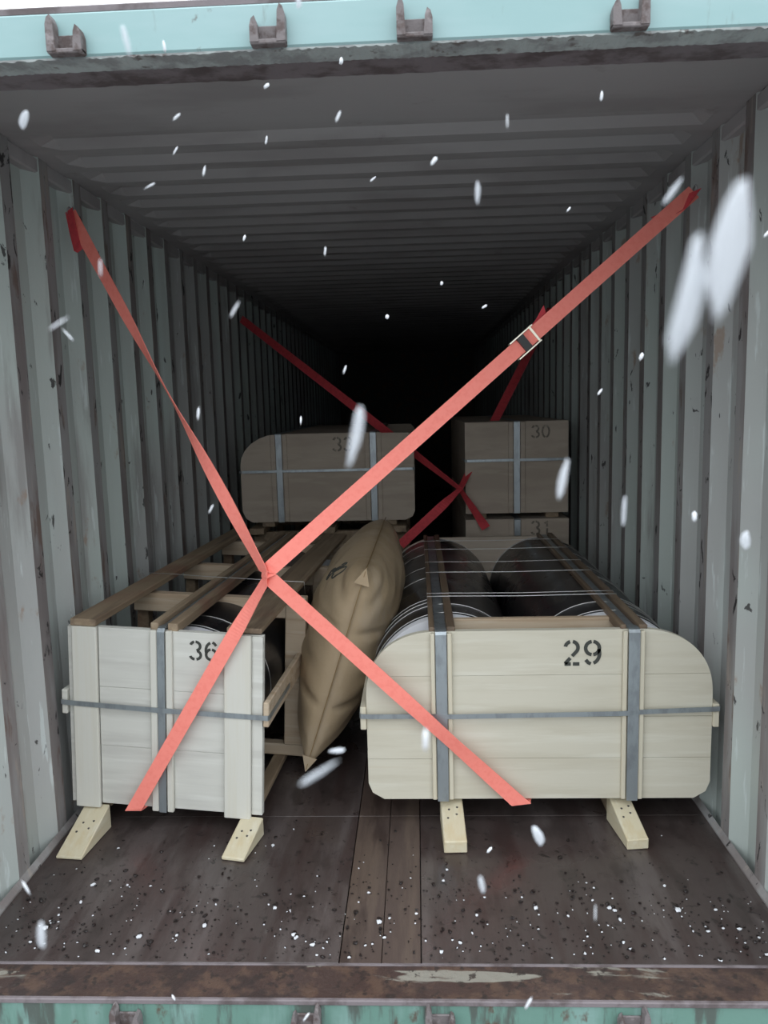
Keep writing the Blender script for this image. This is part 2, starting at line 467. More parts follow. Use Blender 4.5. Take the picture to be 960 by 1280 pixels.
def boards(poly, cuts, y0, y1, gap, parent, m):
    for lo, hi in zip(cuts[:-1], cuts[1:]):
        p = clip(clip(poly, lo+gap/2, True), hi-gap/2, False)
        q = []
        for v in p:
            if not q or math.hypot(v[0]-q[-1][0], v[1]-q[-1][1]) > 1e-5: q.append(v)
        if math.hypot(q[0][0]-q[-1][0], q[0][1]-q[-1][1]) < 1e-5: q.pop()
        dy = random.uniform(-.0006, .0006)
        MB().prism(q, y0+dy, y1+dy).build('board', m, parent)

# ------------------------------------------------------------------ big crate on the right (two rolls, rounded ends)
CR = thing('roll_crate', 'wide pale crate numbered 29 with rounded top corners, cradling two black rolls', 'crate', (.54, .80, .115))
CW, CH, CL = .595, .611, 1.90
out = round_outline(CW, CH, .255, .235, 2.25, .055)
core = MB().prism(out, .006, .020).build('front_panel', M['panel'], CR)
boards(out, [-.01, .150, .300, .452, .62], -.006, .0055, .0012, core, M['panel'])
rear = MB().prism(round_outline(CW, CH-.002, .300, .300, 2.0, .055), CL-.018, CL).build('rear_panel', M['dull_panel'], CR)
for sx in (-.332, .322):
    for d0, d1 in ((-.036, -.021), (.021, .037)):
        MB().box(sx+d0, sx+d1, -.022, -.0068, .004, CH-.003, .002).build('cleat', M['cleat'], CR)
    for d0, d1, mt in ((-.040, -.021, 'timber_wet'), (.021, .050, 'timber_wet')):
        MB().box(sx+d0, sx+d1, .0, CL-.0, CH-.022, CH+.014, .003).build('top_batten', M[mt], CR)
    # galvanised band: up the front, over the edge, back between the battens, down the rear
    MB().ribbon([(sx, -.0275, .002), (sx, -.0262, .30), (sx, -.0262, CH-.006), (sx, -.020, CH+.003), (sx, -.010, CH+.006), (sx, .02, CH+.004),
                 (sx, .06, CH-.004), (sx, CL-.02, CH-.004), (sx, CL+.008, CH+.002), (sx, CL+.010, CH-.10), (sx, CL+.010, .05)], (.038, 0, 0), .0018).build('steel_band', M['galv'], CR)
MB().box(-.282, .300, .165, .195, CH-.062, CH-.006, .003).build('cross_beam', M['timber_pale'], CR)
# horizontal band with the side rails it holds
for sg in (-1, 1):
    a, b = sorted((sg*(CW+.001), sg*(CW+.022)))
    MB().box(a, b, -.016, CL, .262, .345, .003).build('side_rail', M['cleat'], CR)
MB().ribbon([(-CW-.0245, .40, .318), (-CW-.0245, -.012, .315), (-CW-.020, -.022, .315), (-CW+.02, -.0238, .314), (-.38, -.0240, .314), (-.30, -.0296, .314), (.28, -.0296, .320), (.37, -.0240, .324),
             (CW-.02, -.0238, .330), (CW+.020, -.022, .331), (CW+.0245, -.012, .331), (CW+.0245, .40, .331)], (0, 0, .017), .0016).build('steel_band', M['galv'], CR)
for x in (-.300, .296):                                 # runners it stands on
    MB().box(x-.028, x+.028, .065, CL-.02, -.1148, -.001, .004).build('runner', M['timber'], CR)
stencil('29', .088, .488, .086, -.0075, CR)
# wires across both rolls and over the battens
RZ, RR_ = .311, .296                                    # roll axis height (crate frame) and radius
def cross_wire(y, dz=0):
    L_ = arc(-.298, RZ, RR_+.004, RR_+.004, 190, 104, 12)
    Rr = [(-x, z) for x, z in reversed(L_)]
    pts = [(x, y, z) for x, z in L_] + [(-.372, y, CH+.0165), (-.282, y, CH+.0165), (0, y, CH+.013-dz), (.282, y, CH+.0165), (.372, y, CH+.0165)] + [(x, y+.004, z) for x, z in Rr]
    return pts
for y, r in ((.425, .0021), (.475, .0017), (.87, .0021), (1.10, .0014), (1.43, .0017), (1.68, .0014)):
    MB().tube(cross_wire(y), r).build('tie_wire', M['wire'], CR)

def roll(name, label, loc, rot, r, length, s0=.045, cap=.105, group=None):
    t = thing(name, label, 'roll', loc, rot, group)
    MB().cyl(0, 0, r, s0+cap, length-.06, 80, 14).build('film_wrap', M['film'], t)
    MB().cyl(0, 0, r-.003, s0, s0+cap-.0005, 80).build('end_cap', M['foam'], t)['label'] = 'white foam end disc'
    MB().cyl(0, 0, r-.003, length-.0595, length-.02, 80).build('end_cap', M['foam'], t)['label'] = 'white foam end disc'
    for y in (s0+cap+.006, s0+cap+.13):
        MB().tube([(r*1.006*math.cos(a), y, r*1.006*math.sin(a)) for a in [2*math.pi*i/60 for i in range(60)]], .0019, 5, True).build('wrap_band', M['wire'], t)
    return t
roll('wrapped_roll', 'black film-wrapped roll in crate 29 on the side beside the paper bag', (.54-.298, .80, .115+RZ), (0, 0, 0), RR_, CL, .198, .05)
roll('wrapped_roll', 'black film-wrapped roll in crate 29 on the side beside the container wall', (.54+.298, .80, .115+RZ), (0, 0, 0), RR_, CL, .198, .05)

# ------------------------------------------------------------------ open crate on the left
LA = dict(loc=(-.785, .795, .088), rot=(0, R(3.0), R(-3.6)))
CLF = thing('frame_crate', 'open timber frame crate with a whitewashed board end, beside the left wall', 'crate', LA['loc'], LA['rot'])
LW, LH, LL = .352, .662, 1.95
fp = MB().box(-LW, LW, .002, .016, .0, LH-.004).build('front_panel', M['panel_white'], CLF)
for x0, x1 in ((-LW, -.330), (-.240, -.046), (.030, .218), (.312, LW)):
    zs = [.0, .222, .441, LH-.004]
    if x1-x0 < .05: zs = [0, LH-.006]
    for a, b in zip(zs[:-1], zs[1:]):
        MB().box(x0+.0008, x1-.0008, -.008+random.uniform(-.0006, .0006), .0015, a+.0006, b-.0006, .0008).build('board', M['panel_white'], fp)
for x0, x1 in ((-.331, -.241), (-.047, -.022), (.009, .032), (.217, .313)):
    MB().box(x0, x1, -.024, -.0075, -.012 if abs(x0) > .2 else -.008, LH-.001, .003).build('cleat', M['cleat_white'], CLF)
MB().box(-.335, -.243, -.022, LL, LH, LH+.026, .003).build('top_rail', M['timber'], CLF)
MB().box(-.050, -.021, -.006, LL, LH-.015, LH+.022, .003).build('top_rail', M['timber'], CLF)
MB().box(.012, .048, -.006, LL, LH-.015, LH+.022, .003).build('top_rail', M['timber'], CLF)
MB().box(.222, .345, -.004, LL, LH+.001, LH+.020, .003).build('top_plank', M['timber'], CLF)
MB().ribbon([(-.0055, -.0262, -.008), (-.0055, -.0262, LH-.004), (-.0055, -.018, LH+.007), (-.0055, -.006, LH+.010), (-.0055, .05, LH+.003), (-.0055, LL, LH+.003)], (.026, 0, 0), .0016).build('steel_band', M['galv'], CLF)
for sg in (-1, 1):
    a, b = sorted((sg*(LW+.004), sg*(LW+.024)))
    MB().box(a, b, -.020, LL, .335, .425, .003).build('side_rail', M['cleat_white' if sg < 0 else 'timber_pale'], CLF)
MB().ribbon([(-LW-.0265, .30, .384), (-LW-.0265, -.016, .382), (-LW-.022, -.0262, .382), (-.335, -.0265, .380), (-.02, -.0295, .375), (.31, -.0265, .372), (LW+.022, -.0262, .371),
             (LW+.0265, -.016, .371), (LW+.0265, .30, .371)], (0, 0, .018), .0016).build('steel_band', M['galv'], CLF)
for y in (.53, 1.12, 1.74):
    MB().box(-.343, .343, y, y+.045, LH-.095, LH-.016, .003).build('cross_beam', M['timber_pale'], CLF)
    MB().box(-.343, .392, y, y+.045, -.030, .020, .003).build('floor_beam', M['timber_pale'], CLF)
    for x0, x1 in ((-.351, -.301), (.306, .392)):
        MB().box(x0, x1, y-.004 if x0 > 0 else y+.05, y+.040 if x0 > 0 else y+.10, .021, LH-.002, .003).build('post', M['timber_pale' if x0 > 0 else 'timber'], CLF)
MB().tube([(-.345, .70, LH+.0285), (-.24, .70, LH+.0285), (-.05, .70, LH+.0245), (.05, .70, LH+.0245), (.222, .70, LH+.0225), (.348, .70, LH+.0225), (.353, .70, LH-.03)], .0015).build('tie_wire', M['wire'], CLF)
stencil('36', .092, .560, .068, -.0095, CLF)
Ml = Matrix.Translation(LA['loc']) @ Matrix.Rotation(LA['rot'][2], 4, 'Z') @ Matrix.Rotation(LA['rot'][1], 4, 'Y')
roll('wrapped_roll', 'black film-wrapped roll inside the open frame crate with the whitewashed end', Ml @ Vector((.028, .03, .352)), LA['rot'], .272, 1.78)
for x, hgt in ((-.272, .075), (.285, .052)):
    MB().box(x-.026, x+.026, .08, LL-.02, -.036-hgt*.35, -.031, .003).build('runner', M['timber'], CLF)

# ------------------------------------------------------------------ chocks in front of the crates
def chock(label, x0, y0, x1, y1, w, h0, h1, nails):
    """sloping block from toe (x0, y0, height h0) up to heel (x1, y1, height h1)"""
    d = Vector((x1-x0, y1-y0, 0)); n = Vector((d.y, -d.x, 0)).normalized()*w/2
    a, b = Vector((x0, y0, 0)), Vector((x1, y1, 0))
    vs = []
    for p, h in ((a, h0), (b, h1)):
        vs += [p-n, p+n, p+n+Vector((0, 0, h)), p-n+Vector((0, 0, h))]
    bm = bmesh.new()
    vv = [bm.verts.new(v-a) for v in vs]
    for f in ((0, 3, 2, 1), (4, 5, 6, 7), (0, 1, 5, 4), (1, 2, 6, 5), (2, 3, 7, 6), (3, 0, 4, 7)): bm.faces.new([vv[i] for i in f])
    bmesh.ops.recalc_face_normals(bm, faces=bm.faces[:])
    bmesh.ops.bevel(bm, geom=bm.edges[:], offset=min(.003, h0*.3), segments=1, affect='EDGES')
    bm.verts.index_update()
    t = thing('wooden_chock', label, 'chock', (x0, y0, .0012), (0, 0, 0), 'wooden chocks in front of the crates')
    MB().add([v.co.copy() for v in bm.verts], [[v.index for v in f.verts] for f in bm.faces]).build('block', M['chock'], t)
    bm.free()
    for s_, k in nails:
        p = (b-a)*k + n*s_; z = h0+(h1-h0)*k
        MB().add([(p.x+.004*math.cos(i*math.pi/3), p.y+.004*math.sin(i*math.pi/3), z+.0018) for i in range(6)]+[(p.x+.004*math.cos(i*math.pi/3), p.y+.004*math.sin(i*math.pi/3), z-.004) for i in range(6)],
                 [(0, 1, 2, 3, 4, 5)]+[(i, i+6, (i+1) % 6+6, (i+1) % 6) for i in range(6)]).build('nail', M['steel_dark'], t)
NL = [(-.45, .45), (.35, .52), (-.3, .62), (.45, .66)]
chock('pale wedge-shaped chock nearest the left wall, under the whitewashed crate end', -1.069, .604, -1.048, .815, .094, .010, .090, NL)
chock('pale wedge-shaped chock under the inner corner of the whitewashed crate end', -.505, .594, -.470, .765, .082, .012, .066, NL)
chock('blunt-ended pale chock under the left steel band of crate 29', .243, .640, .236, .86, .078, .042, .108, NL)
chock('blunt-ended pale chock skewed under the right steel band of crate 29', .855, .661, .832, .86, .074, .036, .108, NL)

# ------------------------------------------------------------------ paper dunnage bag
def bag():
    Sx = Vector((.045, .995, .075)).normalized()
    Tt = Vector((.262, 0, .80)).normalized(); Tt = (Tt-Sx*Tt.dot(Sx)).normalized()
    Nn = Sx.cross(Tt).normalized()
    Hh, Ll, T0 = .425, .53, .186
    c0 = Vector((-.322, 1.09, .092)) + Sx*Ll + Tt*Hh
    rr = random.Random(3)
    ph = [rr.uniform(0, 6.28) for _ in range(12)]
    def P(u, v, side, lift=0):
        s_ = u*Ll*(1-.035*(1-v*v)); t_ = v*Hh*(1-.03*(1-u*u)-.13*max(0, u)**4)
        e = max(0, (1-abs(u)**2.6))*max(0, (1-abs(v)**2.3))
        w = T0*e**.52*(1+.10*v)
        # folds that run in from the corners and from the end seam
        k = math.exp(-((abs(v)-.38)/.035)**2)*math.exp(-((u+1)/.22)**2)
        w *= 1-.30*k
        w += .004*math.sin(9*u+7*v+ph[0])*e**.3 + .003*math.sin(23*v-11*u+ph[1])*e**.3
        w += .006*math.sin(26*(u-v)+ph[2])*math.exp(-(((abs(u)-.95)**2+(abs(v)-.95)**2)/.12))*e**.2
        return c0 + Sx*s_ + Tt*t_ + Nn*side*(w+.0015+lift)
    t = thing('dunnage_bag', 'inflated brown kraft paper air bag standing wedged between the crates', 'bag', (c0.x-Tt.x*Hh, c0.y, .07))
    o0 = Vector(t.location)
    nu, nv = 64, 72
    def g_(i, n): return -math.cos(math.pi*i/n)*.55 + (2*i/n-1)*.45
    vs = []; fs = []
    for side in (1, -1):
        for i in range(nu+1):
            for j in range(nv+1): vs.append(P(g_(i, nu), g_(j, nv), side)-o0)
    q = (nu+1)*(nv+1)
    for k in (0, 1):
        for i in range(nu):
            for j in range(nv):
                a = k*q+i*(nv+1)+j; fs.append((a, a+1, a+nv+2, a+nv+1))
    for i in range(nu):
        for j in (0, nv):
            a = i*(nv+1)+j; fs.append((a, a+nv+1, a+q+nv+1, a+q))
    for j in range(nv):
        for i in (0, nu):
            a = i*(nv+1)+j; fs.append((a, a+1, a+q+1, a+q))
    MB().add(vs, fs, smooth=True).build('bladder', M['kraft'], t)
    # end seam (glued fin) and top fin
    mb = MB()
    for (ua, ub, va, vb) in ((-1, -1, -1, 1), (1, 1, -1, 1), (-1, 1, 1, 1), (-1, 1, -1, -1)):
        pts = []; ws = []
        for i in range(31):
            k = i/30; u, v = ua+(ub-ua)*k, va+(vb-va)*k
            p = P(u*1.0, v*1.0, 1)
            out_ = (Sx*u if ua == ub else Tt*v)
            pts.append((p-o0)+out_*.004); ws.append(out_*.020)
        mb.ribbon(pts, ws, .003)
    mb.build('seam', M['kraft_seam'], t)
    # folded ears at the near corners
    for v in (1, -1):
        p = P(-1, v, 1)-o0
        MB().add([p+Tt*v*.014-Sx*.012, p-Tt*v*.055-Sx*.012+Nn*.03, p-Tt*v*.055-Sx*.012-Nn*.03, p+Sx*.05+Tt*v*.004, p-Tt*v*.03+Sx*.01],
                 [(0, 1, 2), (0, 3, 1), (0, 2, 3), (1, 4, 2), (1, 3, 4), (2, 4, 3)]).build('corner_fold', M['kraft'], t)
    # hand-drawn loop mark on the left face
    def onface(a, b):                                   # a, b in cm round the mark centre
        return P(-.62-a*.027, .79+b*.038+a*.0155, MSIDE, .0012)-o0
    MSIDE = -1 if Nn.x > 0 else 1
    mk = [(-.2, 1.4), (.4, 2.2), (1.3, 2.0), (1.3, .9), (.2, -.2), (-1.3, -2.0), (-2.6, -3.2), (-3.6, -2.6), (-3.3, -1.1), (-2.2, .4), (-1.6, -.8), (-.6, .6), (.4, .9), (1.2, .1), (.4, -.3), (1.6, .3),
          (3.4, .9), (4.2, -.4), (3.4, -2.0), (1.9, -2.9), (.7, -2.2), (.6, -1.4)]
    pts = []
    for i in range(len(mk)-1):                          # Catmull-Rom through the mark
        p0, p1, p2, p3 = mk[max(i-1, 0)], mk[i], mk[i+1], mk[min(i+2, len(mk)-1)]
        for k in range(5):
            x = k/5
            pts.append(onface(*[.5*((2*p1[d])+(-p0[d]+p2[d])*x+(2*p0[d]-5*p1[d]+4*p2[d]-p3[d])*x*x+(-p0[d]+3*p1[d]-3*p2[d]+p3[d])*x**3) for d in (0, 1)]))
    MB().tube(pts, .0034, 5).build('pen_mark', M['ink'], t)['label'] = 'looped black marker scribble'
bag()

# ------------------------------------------------------------------ crates further back
def back_crate(label, x0, x1, z0, z1, y0, depth, bands, hz, outline=None, txt=None, group=None):
    cx = (x0+x1)/2; w = (x1-x0)/2; h = z1-z0
    t = thing('plywood_crate', label, 'crate', (cx, y0, z0), (0, 0, 0), group)
    poly = outline or [(-w, 0), (w, 0), (w, h), (-w, h)]
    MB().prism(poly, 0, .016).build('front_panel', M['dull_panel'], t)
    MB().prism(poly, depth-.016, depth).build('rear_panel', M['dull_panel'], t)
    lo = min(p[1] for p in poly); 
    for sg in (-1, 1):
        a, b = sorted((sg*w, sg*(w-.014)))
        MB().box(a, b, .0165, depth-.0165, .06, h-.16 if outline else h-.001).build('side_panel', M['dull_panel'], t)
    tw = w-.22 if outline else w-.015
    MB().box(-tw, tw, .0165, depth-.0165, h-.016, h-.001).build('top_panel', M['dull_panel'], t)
    for bx in bands:
        for d0, d1 in ((-.05, -.022), (.022, .05)):
            MB().box(bx+d0, bx+d1, -.013, -.0005, .003, h-.003, .002).build('cleat', M['dull_panel'], t)
        MB().ribbon([(bx, -.016, 0), (bx, -.016, h-.002), (bx, -.010, h+.004), (bx, .02, h+.003), (bx, depth, h+.003)], (.036, 0, 0), .002).build('steel_band', M['galv'], t)
    if hz:
        MB().ribbon([(-w-.004, .2, hz), (-w-.004, -.012, hz), (-w+.01, -.0185, hz), (w-.01, -.0185, hz), (w+.004, -.012, hz), (w+.004, .2, hz)], (0, 0, .016), .002).build('steel_band', M['galv'], t)
    if txt: stencil(txt[0], txt[1], txt[2], txt[3], -.0006, t, 'ink_faint')
    return t
Lw = (.120+.946)/2
lout = [(-Lw+.06, 0), (Lw-.06, 0), (Lw-.015, .02), (Lw, .055), (Lw, .50), (Lw-.03, .533), (-Lw+.24, .541)] + \
       [(-Lw+.24-.24*math.sin(R(a)), .541-.19*(1-math.cos(R(a)))) for a in (15, 30, 45, 60, 75, 90)] + [(-Lw, .07), (-Lw+.02, .025)]
ul = back_crate('dull plywood crate with one rounded corner, stacked far left behind the pink strap', -.946, .120, .795, 1.336, 2.95, 1.9, (-.29, .286), .315, lout, ('33', .04, .43, .085))
ur = back_crate('square dull plywood crate far right, upper of the two stacked there', .430, 1.050, .823, 1.378, 2.95, 1.9, (.0,), .325, None, ('30', .09, .455, .075))
lr = back_crate('plywood crate far right, underneath the square upper crate and behind the black rolls', .428, 1.052, .06, .788, 2.93, 1.9, (.0,), .36, None, ('31', .085, .630, .085))
for t, x0, x1 in ((ul, -.38, .38), (ur, -.22, .22)):
    for x in (x0, x1): MB().box(x-.04, x+.04, .03, 1.87, -.0345, -.0005, .003).build('runner', M['timber'], t)
for x in (-.22, .22): MB().box(x-.04, x+.04, .03, 1.87, -.0595, -.0005, .003).build('runner', M['timber'], lr)
# lower left: open frame with a black roll, carrying the rounded crate
LB = thing('frame_crate', 'dark open timber frame crate at the far left, carrying the rounded plywood crate', 'crate', (-.40, 2.93, .06))
for x in (-.46, -.02, .42): MB().box(x-.045, x+.045, 0, 1.9, .66, .6995, .003).build('top_rail', M['timber'], LB)
for y in (.10, .9, 1.75):
    MB().box(-.50, .47, y, y+.05, .58, .6595, .003).build('cross_beam', M['timber'], LB)
    MB().box(-.50, .47, y, y+.05, 0, .05, .003).build('floor_beam', M['timber'], LB)
    for x in (-.475, .445): MB().box(x-.024, x+.024, y, y+.05, .0505, .5795, .003).build('post', M['timber'], LB)
for x in (-.42, .38): MB().box(x-.04, x+.04, 0.02, 1.88, -.0588, -.0005, .003).build('runner', M['timber'], LB)
roll('wrapped_roll', 'black film-wrapped roll in the dark frame crate at the far left', (-.42, 2.96, .06+.32), (0, 0, 0), .255, 1.8)

# ------------------------------------------------------------------ lashing straps
def lerp(a, b, t): return Vector(a)*(1-t)+Vector(b)*t
def webbing(name, label, pts, wds, width, m, n=24, sag=0, group=None, hem=None):
    """pts: corner points, wds: width direction at each; every leg subdivided so twists turn smoothly"""
    t = thing(name, label, 'strap', pts[0], (0, 0, 0), group)
    o0 = Vector(pts[0]); P_, W_ = [], []
    for i in range(len(pts)-1):
        for k in range(n+(1 if i == len(pts)-2 else 0)):
            x = k/n
            p = lerp(pts[i], pts[i+1], x); p.z -= sag*4*x*(1-x)*(Vector(pts[i])-Vector(pts[i+1])).length
            tt = (Vector(pts[i+1])-Vector(pts[i])).normalized()
            w = lerp(Vector(wds[i]).normalized(), Vector(wds[i+1]).normalized(), x*x*(3-2*x))
            w = (w-tt*w.dot(tt)).normalized()*width
            P_.append(p-o0); W_.append(w)
    if hem:                                             # tucked under the bottom edge of a crate: creased along that edge
        W_[-1] = Vector((hem, 0, 0)); P_.append(P_[-1]+Vector((.004, .03, -.006))); W_.append(Vector((hem, 0, 0)))
        P_.append(P_[-1]+Vector((.02, .07, 0))); W_.append(Vector((hem, 0, 0)))
    MB().ribbon(P_, W_, .0022).build('webbing', m, t)
    return t
X0 = Vector((-.372, .718, .950))
# from the right wall, round the knot, down to the bottom edge of crate 29
ua = Vector((1.128, 1.10, 2.215)); la = Vector((.474, .764, .112))
kn = X0+Vector((-.004, -.004, .006))
t1 = webbing('lashing_strap', 'bright orange-red strap from upper right, bent back at the knot down across crate 29', [ua, lerp(ua, kn, .12), kn+Vector((.03, .002, .026)), kn, kn+Vector((.028, .001, -.026)), lerp(kn, la, .5), lerp(kn, la, .72), la],
             [(.3, -.2, -1), (.5, 0, -1), (.62, -.05, -.75), (.9, -.6, .1), (.72, -.05, .7), (.7, -.05, .75), (.60, -.35, .68), (.70, -.02, .7)], .052, M['strap'], hem=.076)
ul_ = Vector((-1.128, 1.165, 2.235)); ll_ = Vector((-.893, .750, .098))
kn2 = X0+Vector((.004, .004, -.004))
t2 = webbing('lashing_strap', 'orange-red strap twisting down from upper left to the knot, then across the whitewashed crate end',
             [ul_, lerp(ul_, kn2, .25), lerp(ul_, kn2, .52), lerp(ul_, kn2, .80), kn2+Vector((-.016, .002, .028)), kn2, kn2+Vector((-.014, .002, -.026)), lerp(kn2, ll_, .3), ll_],
             [(.8, -.2, .5), (.7, -.45, .45), (.35, -1, .1), (.85, -.35, .45), (.6, -.7, .4), (.2, -1, 0), (.55, -.8, -.3), (.88, -.1, -.45), (.88, -.1, -.45)], .050, M['strap'], hem=.058)
# hanging loop end at the upper-left anchor, and hooks on both anchors
def loop_end(t, base, pts, m):
    o0 = Vector(t.location)
    MB().ribbon([Vector(p)-o0 for p in pts], (.035, -.02, .012), .0022).build('tail', m, t)
loop_end(t2, ul_, [ul_+Vector((.0, -.012, .01)), ul_+Vector((.012, -.02, -.06)), ul_+Vector((.025, -.022, -.13)), ul_+Vector((.032, -.012, -.135)), ul_+Vector((.035, -.008, -.06))], M['strap_dark'])
loop_end(t1, ua, [ua+Vector((0, -.012, 0)), ua+Vector((-.05, -.012, -.065)), ua+Vector((-.09, -.012, -.085)), ua+Vector((-.13, -.006, -.075))], M['strap_dark'])
def ring(parent, p, sgn):
    mb = MB().tube([Vector(p)+Vector((-sgn*.006, .018*math.cos(a), .018*math.sin(a)+.018)) for a in [2*math.pi*i/20 for i in range(20)]], .004, 6, True)
    mb.build('lashing_ring', M['roof'], parent)
# cam buckle on the long leg, with the loose tail beyond it
def buckle():
    p = lerp(ua, kn, 1-.592); d = (kn-ua).normalized()
    w = Vector((.5, 0, -1)); w = (w-d*w.dot(d)).normalized(); nrm = d.cross(w).normalized()
    if nrm.y > 0: nrm = -nrm
    b = thing('strap_buckle', 'small zinc cam buckle on the orange-red strap from upper right', 'buckle', p)
    def bar(a0, a1, w0, w1, h0, h1, nm, m):
        vs = [d*a+w*c+nrm*h for a in (a0, a1) for c in (w0, w1) for h in (h0, h1)]
        MB().add(vs, [(0, 1, 3, 2), (4, 6, 7, 5), (0, 4, 5, 1), (2, 3, 7, 6), (0, 2, 6, 4), (1, 5, 7, 3)]).build(nm, m, b)
    bar(-.055, .048, -.0325, -.0285, -.004, .020, 'side_plate', M['buckle'])
    bar(-.048, .055, .0285, .0325, -.004, .020, 'side_plate', M['buckle'])
    bar(-.012, .016, -.0283, .0283, .0022, .013, 'cam_bar', M['black_steel'])
    bar(-.050, -.042, -.0283, .0283, .0022, .008, 'cross_pin', M['buckle'])
    # loose tail folded back under the strap
    o0 = Vector(t1.location)
    q = p-o0
    MB().ribbon([q-d*.045+nrm*-.004, q-d*.09-w*.008-nrm*.012, q-d*.135-w*.028-nrm*.02], [w*.05, w*.05, w*.046+d*.02], .0022).build('tail', M['strap_dark'], t1)
buckle()
# the rear pair
XR = Vector((.393, 2.875, .985))
ra = Vector((1.128, 4.05, 2.15)); rb = Vector((.03, 2.80, .665))
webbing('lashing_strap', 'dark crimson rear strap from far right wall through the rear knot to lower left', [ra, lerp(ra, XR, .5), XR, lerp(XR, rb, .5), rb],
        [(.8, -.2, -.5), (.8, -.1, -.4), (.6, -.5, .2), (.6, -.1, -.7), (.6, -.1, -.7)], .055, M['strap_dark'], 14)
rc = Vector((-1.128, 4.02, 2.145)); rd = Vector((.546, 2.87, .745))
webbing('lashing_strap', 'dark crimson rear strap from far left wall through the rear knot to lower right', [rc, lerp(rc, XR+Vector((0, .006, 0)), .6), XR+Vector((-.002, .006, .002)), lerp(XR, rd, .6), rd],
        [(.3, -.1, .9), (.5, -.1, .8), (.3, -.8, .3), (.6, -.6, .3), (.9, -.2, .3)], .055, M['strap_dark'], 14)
for i, sg in enumerate((-1, 1)):
    tr = bpy.data.objects['trim_%d' % (3+i)]
    for p in ((ul_, rc), (ua, ra))[i]: ring(tr, p+Vector((sg*.014, .012, -.012)), sg)

# ------------------------------------------------------------------ snow and dirt on the floor
def scatter(name, label, cat, n, m, fn, size):
    bm = bmesh.new(); rr = random.Random(4)
    for _ in range(n):
        x, y = fn(rr); s_ = size(rr)
        ico = bmesh.ops.create_icosphere(bm, subdivisions=1, radius=1)['verts']
        a = rr.uniform(0, 6.28); e = rr.uniform(.55, 1)
        for v in ico:
            c = v.co*rr.uniform(.75, 1.2)
            v.co = Vector((x+(c.x*math.cos(a)-c.y*e*math.sin(a))*s_, y+(c.x*math.sin(a)+c.y*e*math.cos(a))*s_, max(.0006, .0006+(c.z+.75)*s_*.45)))
    me = bpy.data.meshes.new(name); bm.to_mesh(me); bm.free(); me.materials.append(m)
    o = bpy.data.objects.new(name, me); COL.objects.link(o)
    return tag(o, label, cat, None, 'stuff')
def near(rr):
    return rr.uniform(-1.12, 1.12), .13+abs(rr.gauss(0, .22))
scatter('snow_grain', 'loose white snow grains lying on the dark floor by the sill', 'snow', 230, M['snow'], lambda r: near(r), lambda r: min(.0095, .0018+r.expovariate(480)))
scatter('dirt_crumb', 'dark wet crumbs of dirt on the floor inside the doorway', 'dirt', 900, M['dirt'], lambda r: (r.uniform(-1.12, 1.12), .13+abs(r.gauss(0, .24))), lambda r: min(.009, .0022+r.expovariate(500)))

# ------------------------------------------------------------------ snow falling outside the doorway
def flake(name, label, p, length, width, tilt, group, seed, bumpy=.28, sub=2, loose=False):
    rr = random.Random(seed)
    bm = bmesh.new()
    bmesh.ops.create_icosphere(bm, subdivisions=sub, radius=1)
    lobes = [(Vector((rr.gauss(0, 1), rr.gauss(0, 1), rr.gauss(0, 1))).normalized(), rr.uniform(.6, 1.5)) for _ in range(9)]
    for v in bm.verts:
        d = v.co.normalized()
        k = 1+bumpy*sum(a*max(0, d.dot(l))**6 for l, a in lobes)-bumpy*.4+rr.uniform(-.06, .06)
        c = d*k
        v.co = Vector((c.x*width/2, c.y*width/2, c.z*length/2))
    me = bpy.data.meshes.new(name); bm.to_mesh(me); bm.free(); me.materials.append(M['loose_snow' if loose else 'snow'])
    for f in me.polygons: f.use_smooth = True
    o = bpy.data.objects.new(name, me); COL.objects.link(o)
    o.location = p; o.rotation_euler = (0, R(tilt), 0)
    return tag(o, label, 'snowflake', group)
flake('snowflake', 'long white snow clump falling in front of the far left rounded crate', (0.1148, -1.4975, 1.4992), 0.0224, 0.0046, 11, 'large snow clumps falling before the container', 0, loose=True)
flake('snowflake', 'slim white snow clump falling at the right edge of the square back crate', (0.2132, -1.4268, 1.4680), 0.0213, 0.0042, 11, 'large snow clumps falling before the container', 1, loose=True)
flake('snowflake', 'largest blurred snow clump close to the camera, before the upper right wall', (0.2201, -1.6175, 1.5478), 0.0339, 0.0075, 9, 'large snow clumps falling before the container', 2, loose=True)
flake('snowflake', 'second largest blurred snow clump, just left of the largest one', (0.2132, -1.6094, 1.5358), 0.0269, 0.0062, 9, 'large snow clumps falling before the container', 3, loose=True)
flake('snowflake', 'roundish white snow clump falling below the middle of crate 29', (0.2286, -1.2453, 1.1696), 0.0136, 0.0076, -18, 'large snow clumps falling before the container', 4, loose=True)
flake('snowflake', 'slanting pale snow clump low in front of the paper bag tip', (0.0977, -1.5466, 1.3696), 0.0148, 0.0020, 58, 'large snow clumps falling before the container', 5, loose=True)
flake('snowflake', 'short level snow clump right beside the paper bag tip', (0.0745, -1.2614, 1.2481), 0.0121, 0.0034, 85, 'large snow clumps falling before the container', 6, loose=True)
flake('snowflake', 'upright white snowflake before the middle of the roof, below the header', (0.1855, -1.2505, 1.6539), 0.0141, 0.0031, 4, 'large snow clumps falling before the container', 7, loose=True)
flake('snowflake', 'stubby white snowflake at the far upper left, below the header', (-0.1804, -1.1521, 1.7507), 0.0131, 0.0058, 22, 'large snow clumps falling before the container', 8, loose=True)
flake('snowflake', 'upright snowflake before the teal header, right of its leftmost bracket', (-0.0225, -1.3514, 1.7210), 0.0148, 0.0029, -9, 'large snow clumps falling before the container', 9, loose=True)
flake('snowflake', 'slanting slim snowflake beside the upper right strap anchor', (0.2794, -1.3827, 1.6185), 0.0169, 0.0021, 34, 'large snow clumps falling before the container', 10, loose=True)
